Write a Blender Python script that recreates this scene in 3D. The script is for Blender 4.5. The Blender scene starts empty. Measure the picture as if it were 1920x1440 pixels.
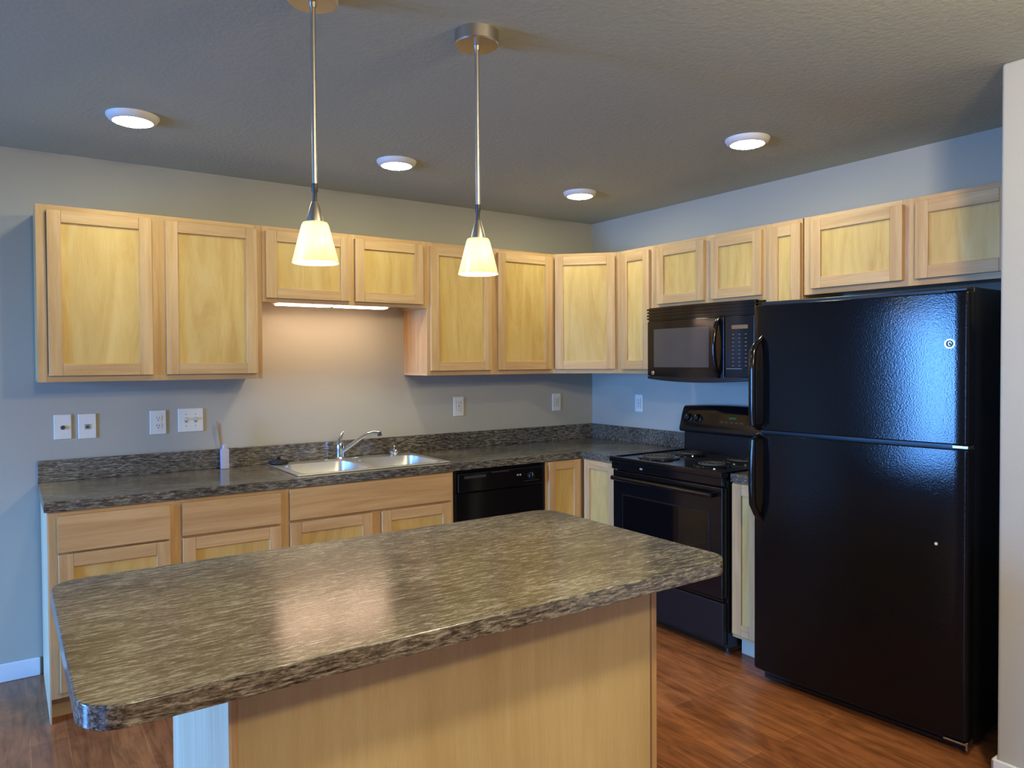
import bpy, bmesh, math, random
from mathutils import Vector, Matrix

random.seed(7)
S = bpy.context.scene
COL = S.collection
PI = math.pi


def lin(r, g, b):
    f = lambda c: (c / 12.92) if c <= 0.04045 else ((c + 0.055) / 1.055) ** 2.4
    return (f(r / 255), f(g / 255), f(b / 255), 1.0)


# ------------------------------------------------------------------ camera
CAM = Vector((-3.5636, -4.1213, 1.4655))
YAW, PITCH, ROLL, FPX, OFFY = 0.6046, -0.0199, -0.0059, 1381.86, -14.4
cam_d = bpy.data.cameras.new('camera')
cam = bpy.data.objects.new('camera', cam_d)
COL.objects.link(cam)
_d = Vector((math.sin(YAW) * math.cos(PITCH), math.cos(YAW) * math.cos(PITCH), math.sin(PITCH)))
_r = Vector((math.cos(YAW), -math.sin(YAW), 0))
_u = _r.cross(_d)
_c, _s = math.cos(ROLL), math.sin(ROLL)
_r2, _u2 = _c * _r + _s * _u, -_s * _r + _c * _u
_m = Matrix((_r2, _u2, -_d)).transposed().to_4x4()
_m.translation = CAM
cam.matrix_world = _m
cam_d.sensor_width = 36.0
cam_d.lens = FPX * 36.0 / 1920.0
cam_d.shift_y = OFFY / 1920.0
cam_d.clip_start = 0.05
S.camera = cam

# ------------------------------------------------------------------ world, exposure, daylight
w = bpy.data.worlds.new('world')
S.world = w
w.use_nodes = True
w.node_tree.nodes['Background'].inputs[0].default_value = (0.25, 0.45, 0.9, 1)
w.node_tree.nodes['Background'].inputs[1].default_value = 0.3
S.view_settings.view_transform = 'Standard'
S.view_settings.look = 'None'
S.view_settings.exposure = 0.0
S.view_settings.gamma = 1.0
S.view_settings.use_curve_mapping = False


def area_light(name, loc, rot, sx, sy, power, color, spread=PI):
    l = bpy.data.lights.new(name, 'AREA')
    l.shape = 'RECTANGLE'
    l.size, l.size_y = sx, sy
    l.energy = power
    l.color = color
    l.spread = spread
    o = bpy.data.objects.new(name, l)
    o.location = loc
    o.rotation_euler = rot
    COL.objects.link(o)
    return o


# blue daylight standing in the window opening of the left wall, pointing into the room (+x)
area_light('window_daylight', (-7.46, -1.38, 1.07), (0, -math.radians(70), 0), 2.0, 0.84, 205, (0.12, 0.37, 1.0), math.radians(100))
area_light('window_daylight', (-7.46, -5.0, 1.07), (0, -math.radians(70), 0), 1.9, 1.1, 45, (0.12, 0.35, 1.0), math.radians(100))
# unseen living-area ceiling lamp, then an added fill light brightening the base drawers
for _x, _y, _p in ((-1.95, -3.88, 72), (-3.3, -5.0, 85)):
    _l = bpy.data.lights.new('living_lamp_and_fill', 'POINT')
    _l.energy, _l.color, _l.shadow_soft_size = _p, (1.0, 0.85, 0.58), 0.09
    _o = bpy.data.objects.new('living_lamp_and_fill', _l)
    _o.location = (_x, _y, 2.33)
    COL.objects.link(_o)

# ------------------------------------------------------------------ materials
MAT = {}


def nt(name):
    m = bpy.data.materials.new(name)
    m.use_nodes = True
    t = m.node_tree
    b = t.nodes['Principled BSDF']
    MAT[name] = m
    return m, t, b


def N(t, kind, **kw):
    n = t.nodes.new(kind)
    for k, v in kw.items():
        setattr(n, k, v)
    return n


def ramp(t, stops, interp='LINEAR'):
    n = t.nodes.new('ShaderNodeValToRGB')
    cr = n.color_ramp
    cr.interpolation = interp
    while len(cr.elements) < len(stops):
        cr.elements.new(0.5)
    for e, (p, c) in zip(cr.elements, stops):
        e.position = p
        e.color = c
    return n


def coords(t, kind, scale, rot=(0, 0, 0)):
    tc = t.nodes.new('ShaderNodeTexCoord')
    mp = t.nodes.new('ShaderNodeMapping')
    mp.inputs['Scale'].default_value = scale
    mp.inputs['Rotation'].default_value = rot
    t.links.new(tc.outputs[kind], mp.inputs['Vector'])
    return mp.outputs['Vector']


def noise(t, vec, scale=1.0, detail=4.0, rough=0.55, dist=0.0):
    n = t.nodes.new('ShaderNodeTexNoise')
    n.inputs['Scale'].default_value = scale
    n.inputs['Detail'].default_value = detail
    n.inputs['Roughness'].default_value = rough
    n.inputs['Distortion'].default_value = dist
    t.links.new(vec, n.inputs['Vector'])
    return n.outputs['Fac']


def mix(t, a, b, fac, mode='MIX'):
    n = t.nodes.new('ShaderNodeMix')
    n.data_type = 'RGBA'
    n.blend_type = mode
    for sock, v in ((n.inputs[6], a), (n.inputs[7], b), (n.inputs[0], fac)):
        if hasattr(v, 'is_output'):
            t.links.new(v, sock)
        else:
            sock.default_value = v
    return n.outputs[2]


def bump(t, b, h, strength, dist=0.001):
    n = t.nodes.new('ShaderNodeBump')
    n.inputs['Strength'].default_value = strength
    n.inputs['Distance'].default_value = dist
    t.links.new(h, n.inputs['Height'])
    t.links.new(n.outputs['Normal'], b.inputs['Normal'])


def simple(name, col, rough=0.5, metal=0.0, spec=0.5, coat=0.0):
    m, t, b = nt(name)
    v = coords(t, 'Object', (3, 3, 3))
    n = noise(t, v, 2.0, 3)
    r = ramp(t, [(0.3, tuple(c * 0.96 for c in col[:3]) + (1,)), (0.7, col)])
    t.links.new(n, r.inputs[0])
    t.links.new(r.outputs[0], b.inputs['Base Color'])
    b.inputs['Roughness'].default_value = rough
    b.inputs['Metallic'].default_value = metal
    b.inputs['Specular IOR Level'].default_value = spec
    b.inputs['Coat Weight'].default_value = coat
    return m


def paint(name, col, scale, strength, rough=0.75, dist=0.002):
    m, t, b = nt(name)
    v = coords(t, 'Object', (1, 1, 1))
    big = noise(t, v, 1.3, 2)
    r = ramp(t, [(0.3, tuple(c * 0.97 for c in col[:3]) + (1,)), (0.7, col)])
    t.links.new(big, r.inputs[0])
    t.links.new(r.outputs[0], b.inputs['Base Color'])
    b.inputs['Roughness'].default_value = rough
    b.inputs['Specular IOR Level'].default_value = 0.25
    bump(t, b, noise(t, v, scale, 4, 0.6), strength, dist)
    return m


paint('wall_paint', lin(176, 171, 155), 130, 0.25)
paint('ceiling_paint', lin(180, 184, 165), 55, 0.45, 0.9, 0.004)
paint('trim_white', lin(225, 224, 220), 20, 0.02, 0.4)


def wood(name, dark, mid, light, cath=False, rough=0.38):
    """UV: u along the grain, v across, metres"""
    m, t, b = nt(name)
    tone = noise(t, coords(t, 'UV', (0.9, 3.5, 1)), 1.0, 2, 0.5)
    if cath:
        g = noise(t, coords(t, 'UV', (1.6, 9.0, 1)), 1.0, 5, 0.6, 1.6)
    else:
        g = noise(t, coords(t, 'UV', (1.6, 26.0, 1)), 1.0, 5, 0.6, 0.6)
    fib = noise(t, coords(t, 'UV', (14, 420, 1)), 1.0, 3, 0.6)
    r = ramp(t, [(0.28, dark), (0.5, mid), (0.72, light)])
    t.links.new(g, r.inputs[0])
    r2 = ramp(t, [(0.25, (0.80, 0.76, 0.70, 1)), (0.75, (1.10, 1.10, 1.10, 1))])
    t.links.new(tone, r2.inputs[0])
    c1 = mix(t, r.outputs[0], r2.outputs[0], 0.8, 'MULTIPLY')
    r3 = ramp(t, [(0.3, (0.88, 0.86, 0.84, 1)), (0.6, (1, 1, 1, 1))])
    t.links.new(fib, r3.inputs[0])
    c2 = mix(t, c1, r3.outputs[0], 0.7, 'MULTIPLY')
    t.links.new(c2, b.inputs['Base Color'])
    b.inputs['Roughness'].default_value = rough
    b.inputs['Specular IOR Level'].default_value = 0.4
    return m


wood('maple', lin(186, 144, 95), lin(202, 163, 112), lin(213, 178, 131))
wood('birch_panel', lin(196, 156, 86), lin(210, 175, 104), lin(219, 189, 124), True)
wood('maple_end', lin(205, 178, 140), lin(214, 190, 154), lin(222, 202, 170))
wood('island_veneer', lin(202, 175, 120), lin(208, 184, 130), lin(214, 192, 140))


def laminate():
    m, t, b = nt('laminate')
    va = coords(t, 'Object', (22, 150, 150))
    vb = coords(t, 'Object', (80, 330, 330))
    vc = coords(t, 'Object', (2.2, 5, 5))
    a = noise(t, va, 1.0, 6, 0.66, 0.5)
    f = noise(t, vb, 1.0, 4, 0.6, 0.8)
    big = noise(t, vc, 1.0, 3)
    mth = N(t, 'ShaderNodeMath', operation='MULTIPLY_ADD')
    t.links.new(f, mth.inputs[0])
    mth.inputs[1].default_value = 0.45
    t.links.new(a, mth.inputs[2])
    m2 = N(t, 'ShaderNodeMath', operation='MULTIPLY_ADD')
    t.links.new(big, m2.inputs[0])
    m2.inputs[1].default_value = 0.25
    t.links.new(mth.outputs[0], m2.inputs[2])
    r = ramp(t, [(0.66, lin(16, 14, 14)), (0.77, lin(60, 55, 49)), (0.88, lin(98, 91, 79)), (1.0, lin(148, 141, 126))])
    t.links.new(m2.outputs[0], r.inputs[0])
    t.links.new(r.outputs[0], b.inputs['Base Color'])
    b.inputs['Roughness'].default_value = 0.17
    b.inputs['Specular IOR Level'].default_value = 0.9
    bump(t, b, f, 0.10, 0.0006)
    return m


laminate()


def floor_mat():
    m, t, b = nt('plank_floor')
    v = coords(t, 'Object', (1, 1, 1), (0, 0, PI / 2))
    br = N(t, 'ShaderNodeTexBrick')
    t.links.new(v, br.inputs['Vector'])
    br.offset = 0.37
    br.inputs['Scale'].default_value = 1.0
    br.inputs['Brick Width'].default_value = 1.2
    br.inputs['Row Height'].default_value = 0.125
    br.inputs['Mortar Size'].default_value = 0.0014
    br.inputs['Mortar Smooth'].default_value = 0.3
    br.inputs['Color1'].default_value = lin(142, 88, 54)
    br.inputs['Color2'].default_value = lin(168, 108, 66)
    br.inputs['Mortar'].default_value = lin(180, 124, 78)
    g = noise(t, coords(t, 'Object', (26, 2.2, 1)), 1.0, 6, 0.62, 1.4)
    r = ramp(t, [(0.28, (0.50, 0.44, 0.40, 1)), (0.5, (0.92, 0.90, 0.88, 1)), (0.75, (1.25, 1.18, 1.1, 1))])
    t.links.new(g, r.inputs[0])
    c = mix(t, br.outputs['Color'], r.outputs[0], 0.9, 'MULTIPLY')
    k = noise(t, coords(t, 'Object', (9, 3.0, 1)), 1.0, 4, 0.6, 2.0)
    r2 = ramp(t, [(0.3, (0.58, 0.54, 0.52, 1)), (0.6, (1.06, 1.05, 1.03, 1))])
    t.links.new(k, r2.inputs[0])
    c = mix(t, c, r2.outputs[0], 0.8, 'MULTIPLY')
    t.links.new(c, b.inputs['Base Color'])
    b.inputs['Roughness'].default_value = 0.27
    b.inputs['Specular IOR Level'].default_value = 0.4
    bump(t, b, g, 0.08, 0.001)
    return m


floor_mat()

simple('black_gloss', lin(16, 15, 16), 0.12, 0, 0.5)
simple('black_satin', lin(18, 18, 19), 0.35, 0, 0.45)
simple('black_glass', lin(10, 10, 11), 0.05, 0, 0.6)
simple('microwave_window_reflection', lin(74, 69, 65), 0.1, 0, 0.5)  # dark glass lightened: the wall's reflection is put into its colour
simple('grey_print', lin(150, 146, 140), 0.5)
simple('key_print', lin(112, 98, 92), 0.5)
simple('dark_grey', lin(52, 52, 54), 0.45)
simple('coil_grey', lin(70, 68, 66), 0.45, 0.3)
simple('chrome', lin(215, 218, 222), 0.12, 1.0)
simple('nickel', lin(196, 186, 170), 0.34, 1.0)
simple('steel', lin(222, 220, 214), 0.36, 1.0)
simple('plastic_white', lin(226, 222, 208), 0.35)
simple('plastic_slot', lin(70, 66, 60), 0.6)
simple('rubber_black', lin(14, 14, 15), 0.6)
simple('reed', lin(180, 136, 84), 0.8)
simple('fixture_white', lin(230, 228, 222), 0.5)
simple('kick_wood', lin(196, 176, 148), 0.55)


def fridge_mat():
    m, t, b = nt('fridge_black')
    v = coords(t, 'Object', (1, 1, 1))
    b.inputs['Base Color'].default_value = lin(13, 13, 15)
    b.inputs['Roughness'].default_value = 0.13
    b.inputs['Specular IOR Level'].default_value = 0.3
    bump(t, b, noise(t, v, 190, 2, 0.5), 0.36, 0.0008)
    return m


fridge_mat()


def emit(name, col, strength, base=(0.8, 0.8, 0.8, 1)):
    m, t, b = nt(name)
    b.inputs['Base Color'].default_value = base
    b.inputs['Emission Color'].default_value = col
    b.inputs['Emission Strength'].default_value = strength
    b.inputs['Roughness'].default_value = 0.5
    return m


emit('led_disc', (0.97, 1.0, 0.76, 1), 114)
emit('bulb_glow', (1.0, 0.88, 0.60, 1), 330)
emit('fluorescent', (1.0, 0.68, 0.47, 1), 23)
emit('clock_green', (0.05, 0.35, 0.12, 1), 0.12, (0.01, 0.02, 0.01, 1))
emit('amber_display', (0.55, 0.32, 0.06, 1), 0.25, (0.02, 0.015, 0.01, 1))


def shade_mat():
    m = bpy.data.materials.new('frosted_glass')
    m.use_nodes = True
    MAT['frosted_glass'] = m
    t = m.node_tree
    t.nodes.clear()
    out = t.nodes.new('ShaderNodeOutputMaterial')
    tr = t.nodes.new('ShaderNodeBsdfTranslucent')
    df = t.nodes.new('ShaderNodeBsdfDiffuse')
    gl = t.nodes.new('ShaderNodeBsdfGlossy')
    v = coords(t, 'Object', (1, 1, 1))
    n = noise(t, v, 60, 3)
    r = ramp(t, [(0.3, (0.46, 0.475, 0.36, 1)), (0.7, (0.50, 0.515, 0.40, 1))])
    t.links.new(n, r.inputs[0])
    t.links.new(r.outputs[0], tr.inputs[0])
    t.links.new(r.outputs[0], df.inputs[0])
    gl.inputs['Roughness'].default_value = 0.25
    a = t.nodes.new('ShaderNodeMixShader')
    a.inputs[0].default_value = 0.45
    t.links.new(tr.outputs[0], a.inputs[1])
    t.links.new(df.outputs[0], a.inputs[2])
    c = t.nodes.new('ShaderNodeMixShader')
    c.inputs[0].default_value = 0.06
    t.links.new(a.outputs[0], c.inputs[1])
    t.links.new(gl.outputs[0], c.inputs[2])
    t.links.new(c.outputs[0], out.inputs[0])


shade_mat()


def bottle_mat():
    m, t, b = nt('bottle_glass')
    b.inputs['Base Color'].default_value = lin(216, 212, 222)
    b.inputs['Roughness'].default_value = 0.15
    b.inputs['Transmission Weight'].default_value = 0.35
    b.inputs['IOR'].default_value = 1.3


bottle_mat()


# ------------------------------------------------------------------ mesh builder
class MB:
    def __init__(self):
        self.v, self.f, self.uv, self.mi = [], [], [], []

    def face(self, pts, uvs=None, mi=0, smooth=True):
        i = len(self.v)
        self.v += [tuple(p) for p in pts]
        self.f.append(list(range(i, i + len(pts))))
        self.uv.append(uvs or [(p[0] + p[1], p[2]) for p in pts])
        self.mi.append(mi)

    def box(self, x0, x1, y0, y1, z0, z1, g='z', mi=0):
        x0, x1 = min(x0, x1), max(x0, x1)
        y0, y1 = min(y0, y1), max(y0, y1)
        z0, z1 = min(z0, z1), max(z0, z1)
        ou, ov = random.uniform(0, 40), random.uniform(0, 40)
        base = len(self.v)
        P = [(x, y, z) for z in (z0, z1) for y in (y0, y1) for x in (x0, x1)]
        self.v += P
        gi = 'xyz'.index(g)
        for q in ((0, 2, 3, 1), (4, 5, 7, 6), (0, 1, 5, 4), (2, 6, 7, 3), (0, 4, 6, 2), (1, 3, 7, 5)):
            pts = [P[i] for i in q]
            uvs = []
            for p in pts:
                oth = [p[k] for k in range(3) if k != gi]
                uvs.append((p[gi] + ou, oth[0] + oth[1] + ov))
            self.f.append([base + i for i in q])
            self.uv.append(uvs)
            self.mi.append(mi)
        return self

    def loft(self, rings, cap0=True, cap1=True, mi=0, closed=True):
        """rings: lists of equal length, counter-clockwise seen from the last ring's side"""
        base = len(self.v)
        n = len(rings[0])
        ou = random.uniform(0, 40)
        for r in rings:
            self.v += [tuple(p) for p in r]
        for k in range(len(rings) - 1):
            for i in range(n if closed else n - 1):
                j = (i + 1) % n
                q = [base + k * n + i, base + k * n + j, base + (k + 1) * n + j, base + (k + 1) * n + i]
                self.f.append(q)
                self.uv.append([(self.v[a][2] + ou, self.v[a][0] + self.v[a][1]) for a in q])
                self.mi.append(mi)
        if cap0:
            q = [base + i for i in reversed(range(n))]
            self.f.append(q)
            self.uv.append([(self.v[a][0] + ou, self.v[a][1]) for a in q])
            self.mi.append(mi)
        if cap1:
            o = base + (len(rings) - 1) * n
            q = [o + i for i in range(n)]
            self.f.append(q)
            self.uv.append([(self.v[a][0] + ou, self.v[a][1]) for a in q])
            self.mi.append(mi)
        return self

    def prism(self, poly, z0, z1, mi=0):
        return self.loft([[(x, y, z0) for x, y in poly], [(x, y, z1) for x, y in poly]], mi=mi)

    def lathe(self, prof, cx=0, cy=0, seg=32, cap0=True, cap1=True, mi=0):
        rings = []
        for r, z in prof:
            rings.append([(cx + r * math.cos(2 * PI * i / seg), cy + r * math.sin(2 * PI * i / seg), z) for i in range(seg)])
        return self.loft(rings, cap0, cap1, mi)

    def tube(self, pts, rad, seg=10, mi=0, flat=1.0, caps=True):
        pts = [Vector(p) for p in pts]
        if not hasattr(rad, '__len__'):
            rad = [rad] * len(pts)
        rings = []
        up = None
        for i, p in enumerate(pts):
            d = (pts[min(i + 1, len(pts) - 1)] - pts[max(i - 1, 0)]).normalized()
            if up is None:
                up = Vector((0, 0, 1)) if abs(d.z) < 0.9 else Vector((1, 0, 0))
            a = d.cross(up).normalized()
            b = a.cross(d).normalized()
            up = b
            rings.append([p + rad[i] * (math.cos(2 * PI * k / seg) * a + flat * math.sin(2 * PI * k / seg) * b) for k in range(seg)])
        return self.loft(rings, caps, caps, mi)

    def xform(self, M, start=0):
        for i in range(start, len(self.v)):
            self.v[i] = tuple(M @ Vector(self.v[i]))
        return self

    def build(self, name, mats, parent=None, bevel=0.0, seg=2, angle=35, loc=None, rotz=None):
        me = bpy.data.meshes.new(name)
        me.from_pydata(self.v, [], self.f)
        ul = me.uv_layers.new(name='UVMap')
        k = 0
        for fi, p in enumerate(me.polygons):
            p.material_index = self.mi[fi]
            p.use_smooth = True
            for c in range(len(p.vertices)):
                ul.data[p.loop_start + c].uv = self.uv[fi][c]
        if isinstance(mats, str):
            mats = [mats]
        for m in mats:
            me.materials.append(MAT[m])
        bm = bmesh.new()
        bm.from_mesh(me)
        bmesh.ops.recalc_face_normals(bm, faces=bm.faces)
        bm.to_mesh(me)
        bm.free()
        me.set_sharp_from_angle(angle=math.radians(angle))
        o = bpy.data.objects.new(name, me)
        COL.objects.link(o)
        if parent:
            o.parent = parent
        if loc:
            o.location = loc
        if rotz is not None:
            o.rotation_euler = (0, 0, rotz)
        if bevel:
            b = o.modifiers.new('bevel', 'BEVEL')
            b.width = bevel
            b.segments = seg
            b.limit_method = 'ANGLE'
            b.angle_limit = math.radians(40)
            b.harden_normals = True
        return o


def tag(o, label, cat, group=None):
    o['label'] = label
    o['category'] = cat
    if group:
        o['group'] = group
    return o


def thing(name, label, cat, loc=(0, 0, 0), rotz=0.0, group=None):
    o = bpy.data.objects.new(name, None)
    o.empty_display_size = 0.1
    o.location = loc
    o.rotation_euler = (0, 0, rotz)
    COL.objects.link(o)
    return tag(o, label, cat, group)


def structure(o):
    o['kind'] = 'structure'
    return o


def rrect(x0, x1, y0, y1, r, n=8):
    pts = []
    for cx, cy, a in ((x1 - r, y1 - r, 0), (x0 + r, y1 - r, 90), (x0 + r, y0 + r, 180), (x1 - r, y0 + r, 270)):
        for i in range(n + 1):
            t = math.radians(a + 90 * i / n)
            pts.append((cx + r * math.cos(t), cy + r * math.sin(t)))
    return pts


# ------------------------------------------------------------------ dimensions
H = 2.466                      # ceiling
ZT, ZB, ZS = 2.164, 1.387, 1.778   # upper cabinets: top, bottom, bottom of the short ones
ZC, TC = 0.909, 0.041          # worktop top, thickness
F = -0.307                     # upper face-frame plane
BF = -0.61                     # base face-frame plane
XL = -3.4375
ROT_R = -PI / 2                # cabinets on the right wall: local x -> -y, local -y -> -x

# ------------------------------------------------------------------ shell
RX0, RY0 = -7.5, -7.5
structure(MB().box(RX0 - 0.1, 0.1, RY0 - 0.1, 0.1, -0.1, 0).build('floor', 'plank_floor'))
structure(MB().box(RX0 - 0.1, 0.1, RY0 - 0.1, 0.1, H, H + 0.1).build('ceiling', 'ceiling_paint'))
structure(MB().box(RX0 - 0.1, 0.1, 0, 0.1, 0, H).build('wall_back', 'wall_paint'))
structure(MB().box(0, 0.1, -3.1, 0, 0, H).build('wall_right', 'wall_paint'))
structure(MB().box(-0.76, 0.1, RY0, -2.995, 0, H).build('wall_near', 'wall_paint', bevel=0.012, seg=4))
structure(MB().box(RX0 - 0.1, -0.76, RY0 - 0.1, RY0, 0, H).build('wall_front', 'wall_paint'))
WZ0, WZ1 = 0.07, 2.08
lw = MB()
lw.box(RX0 - 0.1, RX0, RY0, -5.6, 0, H).box(RX0 - 0.1, RX0, -4.4, -1.81, 0, H).box(RX0 - 0.1, RX0, -0.95, 0, 0, H)
for WY0, WY1 in ((-5.6, -4.4), (-1.81, -0.95)):
    lw.box(RX0 - 0.1, RX0, WY0, WY1, 0, WZ0).box(RX0 - 0.1, RX0, WY0, WY1, WZ1, H)
structure(lw.build('wall_left', 'wall_paint'))
for i, (WY0, WY1) in enumerate(((-1.81, -0.95), (-5.6, -4.4))):
    wf = MB()
    wf.box(RX0 - 0.06, RX0 + 0.015, WY0 - 0.06, WY0 + 0.02, WZ0 - 0.06, WZ1 + 0.06).box(RX0 - 0.06, RX0 + 0.015, WY1 - 0.02, WY1 + 0.06, WZ0 - 0.06, WZ1 + 0.06)
    wf.box(RX0 - 0.06, RX0 + 0.015, WY0, WY1, WZ0 - 0.06, WZ0 + 0.02, 'y').box(RX0 - 0.06, RX0 + 0.015, WY0, WY1, WZ1 - 0.02, WZ1 + 0.06, 'y')
    structure(wf.build('window_%d' % (i + 1), 'trim_white'))
structure(MB().box(RX0, XL - 0.002, -0.013, 0, 0, 0.085, 'x').build('baseboard_back', 'trim_white', bevel=0.004))
bb = MB()
bb.box(-0.773, -0.76, RY0, -2.983, 0, 0.085, 'y').box(-0.773, -0.70, -2.995, -2.983, 0, 0.085, 'x')
structure(bb.build('baseboard_near', 'trim_white', bevel=0.005, seg=3))

# ------------------------------------------------------------------ cabinet parts
STILE = 0.054


def cab_door(parent, x0, x1, z0, z1, yf, loc=None, rotz=None, name='door', stile=STILE, panel_g='z'):
    """shaker door whose back touches the frame plane yf; front is 20 mm nearer"""
    yb, yt = yf, yf - 0.02
    m = MB()
    m.box(x0, x0 + stile, yt, yb, z0, z1, 'z').box(x1 - stile, x1, yt, yb, z0, z1, 'z')
    m.box(x0 + stile, x1 - stile, yt, yb, z0, z0 + stile, 'x').box(x0 + stile, x1 - stile, yt, yb, z1 - stile, z1, 'x')
    d = m.build(name, 'maple', parent, bevel=0.0022, loc=loc, rotz=rotz)
    p = MB().box(x0 + stile - 0.004, x1 - stile + 0.004, yt + 0.0095, yb - 0.002, z0 + stile - 0.004, z1 - stile + 0.004, panel_g)
    p.build('panel', 'birch_panel', d)
    return d


def frame(parent, x0, x1, z0, z1, yf, stiles=(), rails=(), t=0.019, w=0.036, top=0.036, bot=0.036):
    m = MB()
    y0, y1 = yf, yf + t
    ss = [(x0, x0 + w)] + list(stiles) + [(x1 - w, x1)]
    for a, b in ss:
        m.box(a, b, y0, y1, z0, z1, 'z')
    for (a, b), (c, d) in zip(ss[:-1], ss[1:]):
        for (r0, r1) in [(z0, z0 + bot), (z1 - top, z1)] + list(rails):
            m.box(b, c, y0 + 0.0004, y1, r0, r1, 'x')
    return m.build('face_frame', 'maple', parent)


def carcass(parent, x0, x1, y0, y1, z0, z1, mat='maple_end', g='z'):
    return MB().box(x0, x1, y0, y1, z0, z1, g).build('carcass', mat, parent)


UG = 'upper wall cabinets'


def upper(label, loc, rotz, wd, z0, doors, mid=None, under=0.014):
    t = thing('upper_cabinet', label, 'cabinet', loc, rotz, UG)
    h = ZT - loc[2]
    c = MB()
    c.box(0, wd, F + 0.019, -0.002, under, h, 'z')
    c.box(0, 0.016, F + 0.019, -0.002, 0, under, 'y').box(wd - 0.016, wd, F + 0.019, -0.002, 0, under, 'y')
    c.build('carcass', 'maple', t)
    frame(t, 0, wd, 0, h, F, stiles=mid or ())
    for d in doors:
        cab_door(t, d[0], d[1], d[2], h - 0.022, F)
    return t


# back wall, left to right
x0 = XL
upper('tall two door maple cabinet at the far left end of the uppers', (x0, 0, ZB), 0, 0.965, ZB,
      [(0.04, 0.456, 0.027), (0.515, 0.938, 0.027)], [(0.45, 0.52)])
x0 = -2.4715
short = upper('short two door maple cabinet above the sink and lit tube light', (x0, 0, ZS), 0, 0.943, ZS,
              [(0.018, 0.468, 0.020), (0.498, 0.914, 0.020)], [(0.45, 0.51)], under=0.022)
x0 = -1.5275
upper('tall two door maple cabinet between the sink and the corner cabinet', (x0, 0, ZB), 0, 0.926, ZB,
      [(0.018, 0.440, 0.027), (0.490, 0.908, 0.027)], [(0.43, 0.50)])
# diagonal corner
t = thing('upper_cabinet', 'diagonal single door maple cabinet across the room corner', 'cabinet', (0, 0, ZB), 0, UG)
k = 0.0134
MB().prism([(-0.002, -0.002), (-0.601, -0.002), (-0.601, F + 0.019), (-0.601 + 0.019, F + 0.0), (F, -0.601 + 0.019), (F + 0.019, -0.601), (-0.002, -0.601)], 0.014, ZT - ZB).build('carcass', 'maple_end', t)
dw = math.hypot(0.601 + F, 0.601 + F)
cm = MB()
for a, b in ((0, 0.036), (dw - 0.036, dw)):
    cm.box(a, b, 0, 0.019, 0, ZT - ZB, 'z')
cm.box(0.036, dw - 0.036, 0.0004, 0.019, 0, 0.036, 'x').box(0.036, dw - 0.036, 0.0004, 0.019, ZT - ZB - 0.036, ZT - ZB, 'x')
cm.build('face_frame', 'maple', t, loc=(-0.601, F, 0), rotz=-PI / 4)
cab_door(t, 0.016, dw - 0.012, 0.027, ZT - ZB - 0.022, 0, loc=(-0.601, F, 0), rotz=-PI / 4)

# right wall (local x runs toward the camera)
upper('narrow tall maple cabinet between the corner cabinet and the microwave', (0, -0.603, ZB), ROT_R, 0.318, ZB, [(0.055, 0.300, 0.027)])
upper('short two door maple cabinet directly above the microwave', (0, -0.922, ZS), ROT_R, 0.803, ZS,
      [(0.045, 0.404, 0.026), (0.455, 0.786, 0.026)], [(0.39, 0.47)])
upper('narrowest maple cabinet squeezed between microwave cabinet and refrigerator cabinet', (0, -1.726, ZB), ROT_R, 0.212, ZB, [(0.028, 0.209, 0.027)])
fz = 1.785
upper('short two door maple cabinet over the black refrigerator', (0, -1.946, fz), ROT_R, 0.945, fz,
      [(0.045, 0.490, 0.026), (0.545, 0.925, 0.026)], [(0.480, 0.555)])

# ------------------------------------------------------------------ base cabinets
KH, KD = 0.10, 0.07
BG = 'base cabinets'
BT = ZC - TC


def base_cab(label, loc, rotz, wd, drawers, doors, stiles=(), rails=(), hollow=False):
    t = thing('base_cabinet', label, 'cabinet', loc, rotz, BG)
    cc = MB()
    if hollow:
        cc.box(0, 0.016, BF + 0.019, -0.01, KH, BT).box(wd - 0.016, wd, BF + 0.019, -0.01, KH, BT)
        cc.box(0.016, wd - 0.016, BF + 0.019, -0.01, KH, KH + 0.016, 'x').box(0.016, wd - 0.016, -0.022, -0.01, KH + 0.016, BT)
    else:
        cc.box(0, wd, BF + 0.019, -0.01, KH, BT)
    cc.build('carcass', 'maple_end', t)
    MB().box(0.0, wd, BF + KD, -0.01, 0, KH, 'x').build('toe_kick', 'kick_wood', t)
    frame(t, 0, wd, KH, BT, BF, stiles=stiles, rails=rails)
    for (a, b, z0, z1) in drawers:
        m = MB()
        z = z0
        hs = [0.38, 0.33, 0.29]
        for q in hs:
            m.box(a, b, BF - 0.02, BF, z, z + q * (z1 - z0), 'x')
            z += q * (z1 - z0)
        m.build('drawer_front', 'maple', t)
    for (a, b, z0, z1) in doors:
        cab_door(t, a, b, z0, z1, BF)
    return t


DZ0, DZ1 = 0.703, 0.848
bx = -3.4215
t = base_cab('base cabinet with one drawer at the left end, beside bare wall', (bx, 0, 0), 0, 0.4815,
             [(0.031, 0.449, DZ0 - 0.003, DZ1)], [(0.031, 0.449, 0.125, 0.690)], rails=[(0.68, 0.712)])
MB().box(-0.006, 0, BF, -0.012, 0.0, BT, 'z').build('end_panel', 'maple_end', t)
bx = -2.94
base_cab('second base cabinet from the left, one drawer, left of the sink', (bx, 0, 0), 0, 0.479,
         [(0.019, 0.452, DZ0 + 0.001, DZ1 + 0.002)], [(0.019, 0.452, 0.125, 0.692)], rails=[(0.68, 0.712)])
bx = -2.461
base_cab('wide two door sink base with a long false drawer front', (bx, 0, 0), 0, 0.924,
         [(0.018, 0.904, DZ0 + 0.008, DZ1 + 0.012)], [(0.018, 0.440, 0.125, 0.698), (0.492, 0.904, 0.125, 0.698)],
         stiles=[(0.435, 0.497)], rails=[(0.685, 0.715)], hollow=True)

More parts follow.
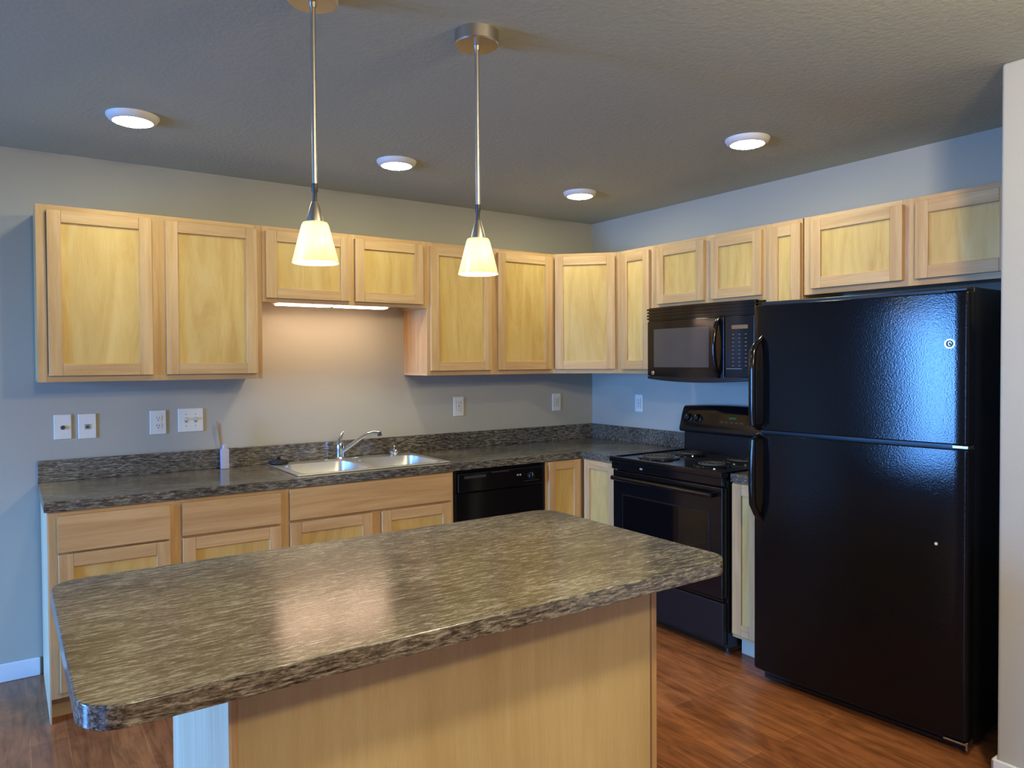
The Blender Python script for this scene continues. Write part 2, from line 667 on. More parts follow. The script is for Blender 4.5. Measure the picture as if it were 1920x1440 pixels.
# corner base
t = thing('base_cabinet', 'corner base cabinet with two narrow doors meeting at right angle', 'cabinet', (0, 0, 0), 0, BG)
xa, ya = -0.902, -0.925
MB().prism([(-0.01, -0.01), (xa, -0.01), (xa, BF + 0.019), (BF + 0.019, BF + 0.019), (BF + 0.019, ya), (-0.01, ya)], KH, BT).build('carcass', 'maple_end', t)
MB().prism([(-0.01, -0.01), (xa, -0.01), (xa, BF + KD), (BF + KD, BF + KD), (BF + KD, ya), (-0.01, ya)], 0, KH).build('toe_kick', 'kick_wood', t)
fm = MB()
fm.box(xa, xa + 0.03, BF, BF + 0.019, KH, BT, 'z').box(xa + 0.03, BF, BF, BF + 0.019, BT - 0.02, BT, 'x').box(xa + 0.03, BF, BF, BF + 0.019, KH, KH + 0.03, 'x')
fm.box(BF, BF + 0.019, ya, ya + 0.02, KH, BT, 'z').box(BF, BF + 0.019, ya + 0.02, BF, BT - 0.02, BT, 'y').box(BF, BF + 0.019, ya + 0.02, BF, KH, KH + 0.03, 'y')
fm.build('face_frame', 'maple', t)
cab_door(t, 0.018, 0.262, 0.125, BT - 0.006, BF, loc=(xa, 0, 0), rotz=0, stile=0.05)
cab_door(t, 0.038, 0.305, 0.125, BT - 0.006, BF, loc=(0, BF, 0), rotz=ROT_R, stile=0.05)

# small base right of the range
t = base_cab('narrow base cabinet between the range and the refrigerator', (0, -1.757, 0), ROT_R, 0.172, [], [(0.010, 0.164, 0.122, 0.862)])

# ------------------------------------------------------------------ worktops
wt = thing('worktop', 'dark streaked laminate worktop running L shaped along both walls', 'countertop', (0, 0, 0))
FX, CY = -0.627, -0.935
SX0, SX1, SY0, SY1 = -2.37, -1.545, -0.555, -0.075
m = MB()
z0, z1 = ZC - TC, ZC
m.box(XL, SX0, FX, -0.001, z0, z1).box(SX1, -0.001, FX, -0.001, z0, z1)
m.box(SX0, SX1, FX, SY0, z0, z1).box(SX0, SX1, SY1, -0.001, z0, z1)
m.box(FX, -0.001, CY, FX, z0, z1)
m.build('counter_top', 'laminate', wt)
m = MB()
m.box(XL, -0.001, -0.02, -0.001, ZC, ZC + 0.102).box(-0.02, -0.001, CY, -0.02, ZC, ZC + 0.102)
m.build('backsplash', 'laminate', wt, bevel=0.002)
wt2 = thing('worktop', 'small piece of streaked laminate worktop between range and refrigerator', 'countertop', (0, 0, 0))
MB().box(FX, -0.001, -1.932, -1.755, z0, z1).build('counter_top', 'laminate', wt2, bevel=0.002)
MB().box(-0.02, -0.001, -1.932, -1.755, ZC, ZC + 0.102).build('backsplash', 'laminate', wt2, bevel=0.002)

# ------------------------------------------------------------------ island
IX0, IX1, IY0, IY1, IZ = -3.475, -1.880, -2.78, -1.915, 0.911
poly = rrect(IX0, IX1, IY0, IY1, 0.078, 12)
o = MB().prism(poly, IZ - 0.042, IZ).build('island_countertop', 'laminate', bevel=0.003, seg=3)
tag(o, 'large rounded corner streaked laminate top on the island', 'countertop')
t = thing('island_cabinet', 'plain panelled maple island base under the rounded countertop', 'cabinet', (-2.576, -2.24, 0))
ox, oy = 2.576, 2.24
bx0, bx1, by0, by1 = -3.193 + ox, -1.957 + ox, -2.55 + oy, -1.93 + oy
zt = IZ - 0.042
MB().box(bx0 + 0.006, bx1 - 0.006, by0 + 0.006, by1 - 0.01, 0.0, zt).build('carcass', 'maple_end', t)
MB().box(bx0 + 0.018, bx1 - 0.024, by0, by0 + 0.006, 0.0, zt, 'z').build('back_panel', 'island_veneer', t)
MB().box(bx0, bx0 + 0.006, by0, by1, 0.0, zt, 'z').build('end_panel', 'maple_end', t)
MB().box(bx1 - 0.006, bx1, by0, by1, 0.0, zt, 'z').build('end_panel', 'maple_end', t)
MB().box(bx0 + 0.006, bx0 + 0.018, by0 - 0.001, by0 + 0.008, 0.0, zt, 'z').build('corner_strip', 'maple', t)
MB().box(bx1 - 0.020, bx1, by0 - 0.003, by0 + 0.006, 0.0, zt, 'z').build('corner_strip', 'maple', t)

# ------------------------------------------------------------------ sink, faucet and bits on the deck
sk = thing('kitchen_sink', 'double bowl stainless steel sink set in the laminate worktop', 'sink', (-1.957, -0.315, ZC + 0.0006))
RX, RY = 0.428, 0.258
zr = 0.006


def rect_ring(x0, x1, y0, y1, n=8):
    # same order and count as rrect()
    pts = []
    c = [(x1, y1), (x0, y1), (x0, y0), (x1, y0)]
    for i, p in enumerate(c):
        q = c[(i + 1) % 4]
        pr = c[(i - 1) % 4]
        for k in range(n + 1):
            s = (k - n / 2) / (n / 2)
            tgt = q if s > 0 else pr
            a = abs(s) * 0.35
            pts.append((p[0] + (tgt[0] - p[0]) * a, p[1] + (tgt[1] - p[1]) * a))
    return pts


m = MB()
bowls = [(-0.395, -0.022, -0.228, 0.150), (0.022, 0.395, -0.228, 0.150)]
outer = rrect(-RX, RX, -RY, RY, 0.03)
# rim strips
m.box(-RX, RX, -RY, -0.228, 0, zr).box(-RX, RX, 0.150, RY, 0, zr)
m.box(-RX, -0.395, -0.228, 0.150, 0, zr).box(0.395, RX, -0.228, 0.150, 0, zr).box(-0.022, 0.022, -0.228, 0.150, 0, zr)
m.build('rim', 'steel', sk, bevel=0.002)
for b in bowls:
    x0, x1, y0, y1 = b
    r0 = [(x, y, zr) for x, y in rect_ring(x0, x1, y0, y1)]
    r1 = [(x, y, zr - 0.002) for x, y in rrect(x0 + 0.006, x1 - 0.006, y0 + 0.006, y1 - 0.006, 0.06)]
    r2 = [(x, y, -0.14) for x, y in rrect(x0 + 0.018, x1 - 0.018, y0 + 0.018, y1 - 0.018, 0.06)]
    r3 = [(x, y, -0.165) for x, y in rrect(x0 + 0.04, x1 - 0.04, y0 + 0.04, y1 - 0.04, 0.05)]
    bw = MB().loft([r0, r1, r2, r3], False, True).build('bowl', 'steel', sk, angle=50)
    cx, cy = (x0 + x1) / 2, (y0 + y1) / 2
    MB().lathe([(0.045, -0.1645), (0.043, -0.162), (0.03, -0.163), (0.02, -0.164)], cx, cy, 24).build('drain', 'chrome', bw)

fc = thing('faucet', 'chrome single lever faucet with angled spout behind the sink', 'faucet', (-1.985, -0.105, ZC + zr + 0.0011))
MB().lathe([(0.030, 0), (0.030, 0.006), (0.024, 0.012), (0.022, 0.055), (0.024, 0.075), (0.020, 0.09), (0.008, 0.097)], 0, 0, 28).build('body', 'chrome', fc)
MB().box(-0.10, 0.10, -0.028, 0.028, 0, 0.006).build('deck_plate', 'chrome', fc, bevel=0.003)
MB().tube([(0.006, -0.004, 0.038), (0.05, -0.03, 0.075), (0.10, -0.06, 0.118), (0.135, -0.08, 0.142), (0.165, -0.10, 0.150), (0.19, -0.115, 0.146)],
          [0.0125, 0.012, 0.0115, 0.011, 0.0115, 0.012], 14).build('spout', 'chrome', fc)
MB().tube([(0.188, -0.114, 0.150), (0.193, -0.117, 0.128)], [0.0125, 0.0125], 14).build('aerator', 'dark_grey', fc)
MB().tube([(-0.004, 0, 0.09), (-0.002, 0.004, 0.112), (0.012, 0.006, 0.140), (0.022, 0.006, 0.153)], [0.014, 0.011, 0.008, 0.007], 12).build('lever', 'chrome', fc)

sp = thing('sink_stopper', 'black rubber stopper lying on the left rear corner of the sink', 'stopper', (-2.335, -0.105, ZC + zr + 0.0011))
MB().lathe([(0.045, 0), (0.052, 0.006), (0.050, 0.016), (0.036, 0.022)], 0, 0, 28).build('disc', 'rubber_black', sp)
MB().lathe([(0.006, 0.022), (0.006, 0.030), (0.011, 0.036), (0.009, 0.042)], 0, 0, 16).build('knob', 'rubber_black', sp)
ss = thing('sink_strainer', 'small chrome basket strainer on the right rear sink deck', 'strainer', (-1.65, -0.11, ZC + zr + 0.0011))
MB().lathe([(0.026, 0), (0.030, 0.018), (0.040, 0.020), (0.040, 0.024), (0.028, 0.024), (0.020, 0.012)], 0, 0, 28).build('basket', 'chrome', ss)
MB().lathe([(0.004, 0.012), (0.004, 0.045), (0.009, 0.048), (0.006, 0.055)], 0, 0, 16).build('knob', 'chrome', ss)

# ------------------------------------------------------------------ reed diffuser
rd = thing('reed_diffuser', 'small pale reed diffuser bottle standing left of the sink', 'diffuser', (-2.607, -0.062, ZC + 0.0006))
MB().prism(rrect(-0.021, 0.021, -0.015, 0.015, 0.006, 4), 0, 0.105).build('bottle', 'bottle_glass', rd, bevel=0.002)
MB().lathe([(0.013, 0.105), (0.013, 0.128), (0.010, 0.130)], 0, 0, 20).build('neck', 'bottle_glass', rd)
for i, (dx, dy, hh) in enumerate(((-0.034, 0.012, 0.252), (-0.028, 0.0, 0.246), (-0.022, -0.012, 0.240), (-0.036, -0.004, 0.236))):
    MB().tube([(0.004 * (i - 1.5), 0, 0.02), (dx, dy, hh)], 0.0024, 6).build('reed', 'reed', rd)

# ------------------------------------------------------------------ wall plates
PG = 'white wall plates above the worktop'


def plate(name, label, cat, loc, rotz, wd, kind, ht=0.118):
    t = thing(name, label, cat, loc, rotz, PG)
    MB().box(-wd / 2, wd / 2, -0.006, 0, -ht / 2, ht / 2).build('cover_plate', 'plastic_white', t, bevel=0.003, seg=3)
    y = -0.006
    if kind == 'jack':
        b = MB()
        st = len(b.v)
        b.lathe([(0.010, 0), (0.010, 0.004), (0.0075, 0.008)], 0, 0, 20)
        b.xform(Matrix.Translation((0, y, -0.003)) @ Matrix.Rotation(PI / 2, 4, 'X'))
        b.build('jack', 'plastic_slot', t)
    elif kind == 'phone':
        MB().box(-0.011, 0.012, y - 0.003, y, -0.014, 0.010).build('jack', 'grey_print', t, bevel=0.001)
        MB().box(-0.006, 0.007, y - 0.0036, y - 0.003, -0.009, 0.003).build('socket', 'plastic_slot', t)
    elif kind == 'duplex':
        for zc in (0.02, -0.02):
            r = MB().prism(rrect(-0.0165, 0.0165, -0.0145, 0.0145, 0.009, 5), 0, 0.002)
            r.xform(Matrix.Translation((0, y, zc)) @ Matrix.Rotation(PI / 2, 4, 'X'))
            r = r.build('receptacle', 'plastic_white', t)
            s = MB()
            s.box(-0.0075, -0.0055, y - 0.0026, y - 0.002, zc - 0.001, zc + 0.008).box(0.0055, 0.0075, y - 0.0026, y - 0.002, zc - 0.001, zc + 0.008)
            s.box(-0.0022, 0.0022, y - 0.0026, y - 0.002, zc - 0.010, zc - 0.0055)
            s.build('slot', 'plastic_slot', r)
    elif kind == 'switch2':
        for xc in (-0.023, 0.023):
            MB().box(xc - 0.006, xc + 0.006, y - 0.002, y, -0.013, 0.013).build('switch_bezel', 'grey_print', t)
            MB().box(xc - 0.0045, xc + 0.0045, y - 0.013, y - 0.001, 0.001, 0.010).build('toggle', 'plastic_white', t, bevel=0.001)
            for zz in (0.03, -0.03):
                b = MB().lathe([(0.003, 0), (0.0024, 0.0012)], 0, 0, 12)
                b.xform(Matrix.Translation((xc, y, zz)) @ Matrix.Rotation(PI / 2, 4, 'X'))
                b.build('screw', 'grey_print', t)
    elif kind == 'decora':
        r = MB().box(-0.0165, 0.0165, y - 0.002, y, -0.033, 0.033).build('receptacle', 'plastic_white', t, bevel=0.001)
        s = MB()
        for zc in (0.019, -0.019):
            s.box(-0.0075, -0.0055, y - 0.0026, y - 0.002, zc - 0.001, zc + 0.008).box(0.0055, 0.0075, y - 0.0026, y - 0.002, zc - 0.001, zc + 0.008)
            s.box(-0.0022, 0.0022, y - 0.0026, y - 0.002, zc - 0.010, zc - 0.0055)
        s.box(-0.0035, 0.0035, y - 0.003, y - 0.002, -0.004, 0.004)
        s.build('slot', 'plastic_slot', r)
        m = MB()
        m.box(-0.0185, -0.0165, y - 0.0006, y, -0.035, 0.035).box(0.0165, 0.0185, y - 0.0006, y, -0.035, 0.035)
        m.build('gasket', 'plastic_slot', t)
    return t


PZ = 1.166
plate('cable_outlet', 'white wall plate with one dark round jack, farthest left', 'wall plate', (-3.332, 0, PZ), 0, 0.072, 'jack')
plate('phone_outlet', 'white wall plate with a small grey square phone jack', 'wall plate', (-3.230, 0, PZ - 0.002), 0, 0.076, 'phone', 0.120)
plate('power_outlet', 'white duplex outlet left of the wide switch plate', 'outlet', (-2.916, 0, PZ + 0.001), 0, 0.076, 'duplex', 0.122)
plate('light_switch', 'wide white double switch plate left of the reed diffuser', 'light switch', (-2.760, 0, PZ + 0.005), 0, 0.122, 'switch2', 0.122)
plate('power_outlet', 'white outlet on the back wall above the dishwasher', 'outlet', (-1.140, 0, 1.178), 0, 0.076, 'decora', 0.124)
plate('power_outlet', 'white outlet on the back wall nearest the room corner', 'outlet', (-0.337, 0, 1.177), 0, 0.074, 'decora', 0.122)
plate('power_outlet', 'white outlet on the right wall left of the range', 'outlet', (0, -0.488, 1.178), ROT_R, 0.074, 'decora', 0.118)

# ------------------------------------------------------------------ dishwasher
t = thing('dishwasher', 'black built in dishwasher under the worktop right of the sink', 'dishwasher', (-1.534, 0, 0))
wd = 0.628
MB().box(0.004, wd - 0.004, -0.58, -0.02, 0.02, BT - 0.004).build('body', 'black_satin', t)
MB().box(0.012, wd - 0.012, -0.615, -0.58, 0.13, 0.735).build('door_panel', 'black_gloss', t, bevel=0.004)
MB().box(0.0, 0.018, -0.612, -0.58, 0.02, BT - 0.006).build('side_trim', 'black_satin', t)
MB().box(wd - 0.018, wd, -0.612, -0.58, 0.02, BT - 0.006).build('side_trim', 'black_satin', t)
cp = MB().box(0.020, wd - 0.020, -0.628, -0.58, 0.742, BT - 0.022).build('control_panel', 'black_gloss', t, bevel=0.005)
MB().box(0.06, 0.20, -0.632, -0.628, 0.818, 0.832).build('vent', 'dark_grey', t)
b = MB().lathe([(0.024, 0), (0.022, 0.012), (0.020, 0.016)], 0, 0, 28)
b.xform(Matrix.Translation((0.515, -0.628, 0.795)) @ Matrix.Rotation(PI / 2, 4, 'X'))
kn = b.build('dial', 'black_satin', t)
MB().box(0.5135, 0.5165, -0.6455, -0.644, 0.797, 0.814).build('pointer', 'grey_print', kn)
for i, xx in enumerate((0.42, 0.438)):
    MB().box(xx - 0.005, xx + 0.005, -0.631, -0.628, 0.803, 0.813).build('button', 'grey_print', t)
MB().box(0.24, 0.36, -0.6295, -0.628, 0.836, 0.840).build('panel_mark', 'dark_grey', t)
MB().box(0.470, 0.575, -0.6290, -0.628, 0.766, 0.769).build('panel_mark', 'dark_grey', t)
MB().box(0.01, wd - 0.01, -0.545, -0.53, 0.0, 0.125).build('toe_panel', 'black_satin', t)

# ------------------------------------------------------------------ range
t = thing('kitchen_range', 'black freestanding electric range with coil burners below the microwave', 'stove', (0, -0.940, 0), ROT_R)
wd = 0.808
MB().box(0.006, wd - 0.006, -0.625, -0.03, 0.035, 0.885).build('body', 'black_satin', t)
m = MB()
m.box(0, wd, -0.685, -0.03, 0.888, 0.912)
m.box(0, wd, -0.685, -0.665, 0.912, 0.918).box(0, 0.02, -0.665, -0.03, 0.912, 0.918).box(wd - 0.02, wd, -0.665, -0.03, 0.912, 0.918)
ct = m.build('cooktop', 'black_gloss', t, bevel=0.004, seg=3)
for (bxx, byy, rr) in ((0.215, -0.50, 0.098), (0.600, -0.50, 0.078), (0.215, -0.235, 0.078), (0.600, -0.235, 0.098)):
    b = MB().lathe([(rr + 0.022, 0.912), (rr + 0.018, 0.918), (rr + 0.006, 0.917), (rr * 0.8, 0.9135), (0.02, 0.913)], bxx, byy, 40)
    pan = b.build('burner', 'black_gloss', t)
    turns = 4 if rr > 0.09 else 3
    pts = []
    nn = turns * 24
    for i in range(nn + 1):
        a = 2 * PI * turns * i / nn
        r_ = 0.022 + (rr - 0.022) * i / nn
        pts.append((bxx + r_ * math.cos(a), byy + r_ * math.sin(a), 0.924))
    MB().tube(pts, 0.0062, 8, flat=0.7).build('coil', 'coil_grey', pan)
# front rail below the cooktop
MB().box(0.004, wd - 0.004, -0.672, -0.62, 0.845, 0.888).build('front_rail', 'black_gloss', t, bevel=0.005)
bd = MB().prism([(0.012 * math.cos(2 * PI * i / 20), 0.0055 * math.sin(2 * PI * i / 20)) for i in range(20)], 0, 0.0012)
bd.xform(Matrix.Translation((0.245, -0.672, 0.868)) @ Matrix.Rotation(PI / 2, 4, 'X'))
bd.build('badge', 'grey_print', t)
dr = MB().box(0.010, wd - 0.010, -0.665, -0.625, 0.285, 0.838).build('oven_door', 'black_gloss', t, bevel=0.006, seg=3)
MB().box(0.095, wd - 0.095, -0.667, -0.664, 0.40, 0.70).build('window', 'black_glass', dr, bevel=0.001)
wfr = MB()
for a in ((0.088, 0.094, 0.393, 0.707), (wd - 0.094, wd - 0.088, 0.393, 0.707)):
    wfr.box(a[0], a[1], -0.6665, -0.664, a[2], a[3])
wfr.box(0.094, wd - 0.094, -0.6665, -0.664, 0.393, 0.399).box(0.094, wd - 0.094, -0.6665, -0.664, 0.701, 0.707)
wfr.build('window_frame', 'black_satin', dr)
hm = MB()
hm.tube([(0.045, -0.705, 0.800), (0.30, -0.711, 0.801), (0.50, -0.711, 0.801), (wd - 0.045, -0.705, 0.800)], 0.013, 14)
hm.box(0.045, 0.075, -0.705, -0.662, 0.790, 0.810).box(wd - 0.075, wd - 0.045, -0.705, -0.662, 0.790, 0.810)
hm.build('handle', 'black_gloss', dr)
MB().box(0.012, wd - 0.012, -0.655, -0.625, 0.055, 0.262).build('storage_drawer', 'black_satin', t, bevel=0.006)
MB().box(0.02, wd - 0.02, -0.652, -0.625, 0.268, 0.280).build('drawer_gap_trim', 'black_gloss', t)
for xx in (0.03, wd - 0.03):
    for yy in (-0.60, -0.08):
        MB().lathe([(0.018, 0.0), (0.018, 0.008), (0.008, 0.010), (0.008, 0.04)], xx, yy, 16).build('foot', 'dark_grey', t)
# backguard: riser and tilted control console, gently arched on top
nx = 24
bg = MB().loft([[(0.022, -0.025, 0.905), (0.022, -0.080, 0.905), (0.022, -0.080, 1.05), (0.022, -0.025, 1.05)],
                [(wd - 0.022, -0.025, 0.905), (wd - 0.022, -0.080, 0.905), (wd - 0.022, -0.080, 1.05), (wd - 0.022, -0.025, 1.05)]]).build('backguard_riser', 'black_satin', t, bevel=0.003)


def console_ring(x, arch, inset=0.0):
    zt_ = 1.185 + arch - inset
    return [(x, -0.02, 1.035), (x, -0.098 + inset, 1.028 + inset), (x, -0.112 + inset, 1.036 + inset), (x, -0.113 + inset, 1.05),
            (x, -0.098 + inset, 1.10), (x, -0.085 + inset, 1.145), (x, -0.073 + inset, zt_ - 0.012), (x, -0.062 + inset, zt_ - 0.002), (x, -0.045, zt_), (x, -0.02, zt_)]


rings = []
for i in range(nx + 1):
    u = i / nx
    arch = 0.016 * (1 - (2 * u - 1) ** 2)
    ins = 0.012 if i in (0, nx) else 0.0
    x = (wd) * u if 0 < i < nx else (0.0 if i == 0 else wd)
    rings.append(console_ring(x, arch, ins))
rings[1] = console_ring(0.012, 0.002)
rings[nx - 1] = console_ring(wd - 0.012, 0.002)
con = MB().loft(rings).build('control_console', 'black_gloss', t, angle=45)
# console face tilt
tilt = Matrix.Rotation(PI / 2 - 0.27, 4, 'X')
for xx in (0.075, 0.145, wd - 0.145, wd - 0.075):
    b = MB().lathe([(0.027, 0), (0.026, 0.006), (0.020, 0.010), (0.018, 0.028), (0.014, 0.031)], 0, 0, 28)
    b.xform(Matrix.Translation((xx, -0.091, 1.115)) @ tilt)
    kn = b.build('knob', 'black_satin', t)
    b = MB().box(-0.0015, 0.0015, 0.004, 0.016, 0.031, 0.0318)
    b.xform(Matrix.Translation((xx, -0.091, 1.115)) @ tilt)
    b.build('pointer', 'grey_print', kn)
b = MB().box(0.30, 0.50, -0.030, 0.030, 0, 0.002)
b.xform(Matrix.Translation((0, -0.0915, 1.118)) @ tilt)
dsp = b.build('display', 'black_glass', t)
b = MB().box(0.375, 0.425, 0.004, 0.016, 0.002, 0.0025)
b.xform(Matrix.Translation((0, -0.0915, 1.118)) @ tilt)
b.build('clock', 'clock_green', dsp)
b = MB()
for i in range(5):
    b.box(0.315 + i * 0.036, 0.337 + i * 0.036, -0.020, -0.011, 0.002, 0.0026)
b.xform(Matrix.Translation((0, -0.0915, 1.118)) @ tilt)
b.build('keys', 'dark_grey', dsp)

# ------------------------------------------------------------------ microwave
t = thing('microwave', 'black over the range microwave hung under the short cabinet', 'microwave', (0, -0.957, 1.36), ROT_R)
wd, ht = 0.762, ZS - 1.36


def mwy(x):
    return -0.392 - 0.030 * (1 - (2 * x / wd - 1) ** 2)


def slab(x0, x1, z0, z1, off, thick, seg=16, yfun=mwy, m=None, sag=0.0):
    m = m or MB()
    a, b = [], []
    for i in range(seg + 1):
        x = x0 + (x1 - x0) * i / seg
        a.append((x, yfun(x) - off))
        b.append((x, yfun(x) - off + thick))
    poly = a + b[::-1]
    st = len(m.v)
    m.prism(poly, z0, z1)
    if sag:
        for q in range(st, len(m.v)):
            X, Y, Z = m.v[q]
            if abs(Z - z0) < 1e-6:
                m.v[q] = (X, Y, Z - sag * (1 - (2 * X / wd - 1) ** 2))
    return m


MB().box(0.004, wd - 0.004, -0.365, -0.01, 0.012, ht - 0.002).build('body', 'black_satin', t)
slab(0, wd, 0.0, 0.016, 0, 0.05, sag=0.016).build('base_pan', 'black_satin', t, bevel=0.003)
vt = MB()
for i in range(4):
    zz = ht - 0.016 - i * 0.018
    slab(0.0, wd, zz, zz + 0.011, 0.004 - 0.002 * (i % 2), 0.03, m=vt)
slab(0.0, wd, ht - 0.078, ht, -0.012, 0.02, m=vt)
vt.build('vent_grille', 'black_gloss', t)
dr = slab(0, 0.585, 0.018, ht - 0.080, 0, 0.03, sag=0.012).build('door', 'black_gloss', t, bevel=0.004, angle=40)
slab(0.062, 0.490, 0.068, 0.290, 0.0012, 0.003).build('window', 'microwave_window_reflection', dr, angle=40)
bdg = MB().lathe([(0.0125, 0), (0.0125, 0.0014), (0.010, 0.002)], 0, 0, 24)
bdg.xform(Matrix.Translation((0.052, mwy(0.052) - 0.0005, 0.034)) @ Matrix.Rotation(PI / 2 + 0, 4, 'X'))
bdg.build('badge', 'chrome', dr)
hp = []
for i in range(13):
    s = i / 12
    z = 0.018 + 0.318 * s
    out = 0.046 * math.sin(PI * s) ** 0.55 if 0 < s < 1 else 0.0
    hp.append((0.553, mwy(0.553) - out + 0.004, z))
MB().tube(hp, 0.0125, 12).build('handle', 'black_gloss', dr)
cpn = slab(0.590, wd, 0.018, ht - 0.080, 0, 0.03, sag=0.012).build('control_panel', 'black_gloss', t, bevel=0.004, angle=40)
slab(0.632, 0.725, 0.270, 0.290, 0.0012, 0.002, 6).build('display', 'amber_display', cpn)
kb = MB()
for r_ in range(9):
    for c_ in range(3):
        xx = 0.627 + c_ * 0.037
        zz = 0.075 + r_ * 0.0205
        slab(xx + 0.008, xx + 0.018, zz, zz + 0.0045, 0.0008, 0.002, 2, m=kb)
kb.build('keypad', 'key_print', cpn)
slab(0.60, 0.69, 0.060, 0.0625, 0.0008, 0.002, 4).build('panel_mark', 'grey_print', cpn)
MB().box(0.20, 0.56, -0.30, -0.12, -0.001, 0.001).build('lamp_lens', 'dark_grey', t)

# ------------------------------------------------------------------ refrigerator
t = thing('refrigerator', 'tall black textured top freezer refrigerator beside the near wall', 'refrigerator', (-0.062, -1.9335, 0), ROT_R + math.radians(4.6))
wd = 0.884
MB().box(0.004, wd - 0.004, -0.640, -0.075, 0.03, 1.732).build('cabinet_body', 'black_satin', t, bevel=0.006)


def fry(x):
    return -0.698 - 0.012 * (1 - (2 * x / wd - 1) ** 2)


def fdoor(z0, z1, name):
    prof = []
    r = 0.016
    prof.append((0.0, -0.647))
    prof.append((0.0, fry(0) + r))
    for i in range(1, 6):
        a = PI / 2 * i / 6
        prof.append((r - r * math.cos(a), fry(0) + r - r * math.sin(a)))
    for i in range(25):
        x = r + (wd - 2 * r) * i / 24
        prof.append((x, fry(x)))
    for i in range(1, 6):
        a = PI / 2 * i / 6
        prof.append((wd - r + r * math.sin(a), fry(wd) + r - r * math.cos(a)))
    prof.append((wd, fry(wd) + r))
    prof.append((wd, -0.647))
    return MB().prism(prof, z0, z1).build(name, 'fridge_black', t, bevel=0.005, seg=3, angle=30)


fd = fdoor(1.150, 1.712, 'freezer_door')
ld = fdoor(0.062, 1.134, 'refrigerator_door')
gk = MB().box(0.01, wd - 0.01, -0.65, -0.638, 0.07, 1.70).build('door_gasket', 'black_satin', t)
# handles: flattened bars that arch off the door near its left edge
hx = 0.030


def fhandle(pts, parent):
    m = MB()
    m.tube(pts, [0.010, 0.015, 0.017, 0.017, 0.017, 0.017, 0.016], 14, flat=0.8)
    m.build('handle', 'black_gloss', parent)


y0 = fry(hx)
fhandle([(hx + 0.012, y0 + 0.006, 1.572), (hx + 0.008, y0 - 0.028, 1.545), (hx, y0 - 0.050, 1.505), (hx, y0 - 0.055, 1.42), (hx, y0 - 0.055, 1.25), (hx, y0 - 0.050, 1.180), (hx, y0 + 0.004, 1.160)], fd)
fhandle([(hx, y0 + 0.004, 1.124), (hx, y0 - 0.050, 1.104), (hx, y0 - 0.055, 1.03), (hx, y0 - 0.055, 0.90), (hx, y0 - 0.050, 0.82), (hx + 0.006, y0 - 0.026, 0.775), (hx + 0.012, y0 + 0.006, 0.742)], ld)
# round badge: ring, dark field and a curled stroke
bx_, bz_ = 0.818, 1.522
Mb = Matrix.Translation((bx_, fry(bx_) - 0.0004, bz_)) @ Matrix.Rotation(0.065, 4, 'Z') @ Matrix.Rotation(PI / 2, 4, 'X')
b = MB().lathe([(0.0175, 0), (0.0175, 0.002), (0.0135, 0.002), (0.0135, 0.001)], 0, 0, 32, cap1=False)
b.xform(Mb)
bd = b.build('badge', 'chrome', fd)
b = MB().lathe([(0.0137, 0), (0.0137, 0.0011)], 0, 0, 28)
b.xform(Mb)
b.build('badge_field', 'dark_grey', bd)
b = MB().tube([(0.005 * math.cos(a) * (1 - 0.06 * a), 0.007 * math.sin(a), 0.0016) for a in [0.3 * i for i in range(18)]], 0.0011, 6)
b.xform(Mb)
b.build('monogram', 'chrome', bd)
# lower door: small bright lock mark
b = MB().lathe([(0.006, 0), (0.005, 0.003)], 0, 0, 16)
b.xform(Matrix.Translation((0.776, fry(0.776) - 0.0004, 0.775)) @ Matrix.Rotation(PI / 2, 4, 'X'))
b.build('mark', 'plastic_white', ld)
# hinges and kick grille
MB().box(wd - 0.085, wd - 0.012, -0.695, -0.57, 1.7125, 1.726).build('top_hinge', 'black_satin', t, bevel=0.004)
MB().box(wd - 0.060, wd - 0.006, -0.692, -0.64, 1.136, 1.148).build('middle_hinge', 'nickel', t, bevel=0.002)
gr = MB()
gr.box(0.03, wd - 0.03, -0.65, -0.61, 0.012, 0.060)
for i in range(3):
    gr.box(0.05, wd - 0.05, -0.656, -0.65, 0.02 + i * 0.015, 0.027 + i * 0.015)
gr.build('kick_grille', 'black_satin', t)
m = MB()
m.box(wd - 0.085, wd - 0.002, -0.692, -0.64, 0.044, 0.052).box(wd - 0.010, wd - 0.002, -0.692, -0.64, 0.028, 0.058)
m.build('bottom_hinge', 'nickel', t, bevel=0.002)
for xx in (0.06, wd - 0.06):
    MB().lathe([(0.02, 0), (0.02, 0.012), (0.01, 0.014), (0.01, 0.035)], xx, -0.61, 16).build('foot', 'dark_grey', t)
    MB().lathe([(0.02, 0), (0.02, 0.012), (0.01, 0.014), (0.01, 0.035)], xx, -0.12, 16).build('foot', 'dark_grey', t)

# ------------------------------------------------------------------ lamps
LG = 'round disc lights on the ceiling'


def disc_light(label, x, y):
    t = thing('ceiling_light', label, 'light', (x, y, H), 0, LG)
    MB().lathe([(0.098, 0), (0.098, -0.006), (0.090, -0.018), (0.078, -0.026), (0.0745, -0.026)], 0, 0, 48, cap1=False).build('trim_ring', 'fixture_white', t)
    MB().lathe([(0.0748, -0.0245), (0.060, -0.030), (0.035, -0.0335), (0.005, -0.0345)], 0, 0, 48, cap0=True).build('diffuser', 'led_disc', t)
    return t


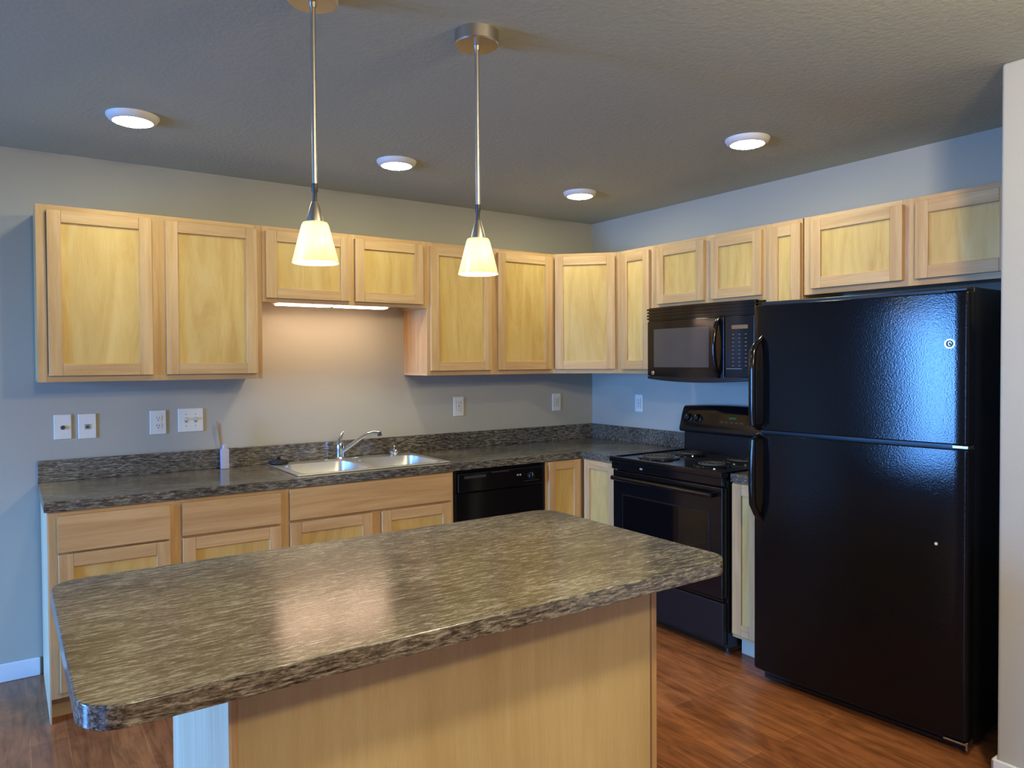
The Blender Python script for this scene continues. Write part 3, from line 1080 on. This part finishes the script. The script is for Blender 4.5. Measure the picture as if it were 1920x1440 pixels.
disc_light('round white ceiling light at the far left above the long cabinet', -3.115, -0.79)
disc_light('round white ceiling light in the middle of the ceiling above sink', -1.935, -0.765)
disc_light('round white ceiling light nearest the corner of the room', -0.732, -0.742)
disc_light('round white ceiling light in front of the refrigerator cabinet', -0.775, -1.970)

HG = 'pendant lamps over the island'


def pendant(label, x, y):
    t = thing('pendant_lamp', label, 'lamp', (x, y, H), 0, HG)
    z = -H
    MB().lathe([(0.067, 0), (0.067, -0.036), (0.064, -0.040), (0.010, -0.041), (0.009, -0.055)], 0, 0, 40).build('canopy', 'nickel', t, angle=30)
    MB().lathe([(0.0065, -0.04), (0.0065, z + 1.928)], 0, 0, 14).build('rod', 'nickel', t)
    m = MB().lathe([(0.0085, z + 1.945), (0.0085, z + 1.925), (0.006, z + 1.92), (0.006, z + 1.898), (0.010, z + 1.894)], 0, 0, 16)
    m.build('swivel', 'dark_grey', t)
    MB().lathe([(0.009, z + 1.897), (0.013, z + 1.885), (0.0235, z + 1.846), (0.0235, z + 1.836)], 0, 0, 24).build('socket_cup', 'nickel', t)
    MB().lathe([(0.0225, z + 1.842), (0.032, z + 1.841), (0.036, z + 1.833), (0.0615, z + 1.734), (0.0605, z + 1.733), (0.0345, z + 1.831), (0.030, z + 1.838), (0.0225, z + 1.839)], 0, 0, 40, cap0=False, cap1=False).build('lamp_shade', 'frosted_glass', t, angle=60)
    MB().lathe([(0.009, z + 1.836), (0.010, z + 1.815), (0.020, z + 1.790), (0.0225, z + 1.770), (0.018, z + 1.750), (0.008, z + 1.736), (0.002, z + 1.731)], 0, 0, 24).build('bulb', 'bulb_glow', t)
    return t


pendant('pendant lamp on the left, its canopy cut off by the photo top', -2.868, -2.190)
pendant('pendant lamp on the right, its whole round canopy in view', -2.362, -2.204)

t = thing('undercabinet_light', 'lit tube light fixed under the short cabinet above the sink', 'light', (-2.06, -0.215, ZS + 0.021))
MB().box(-0.325, 0.325, -0.05, 0.05, -0.020, 0).build('housing', 'fixture_white', t, bevel=0.003)
for s in (-1, 1):
    MB().box(s * 0.162 - 0.150, s * 0.162 + 0.150, -0.036, 0.036, -0.028, -0.018).build('diffuser', 'fluorescent', t, bevel=0.006, seg=3)
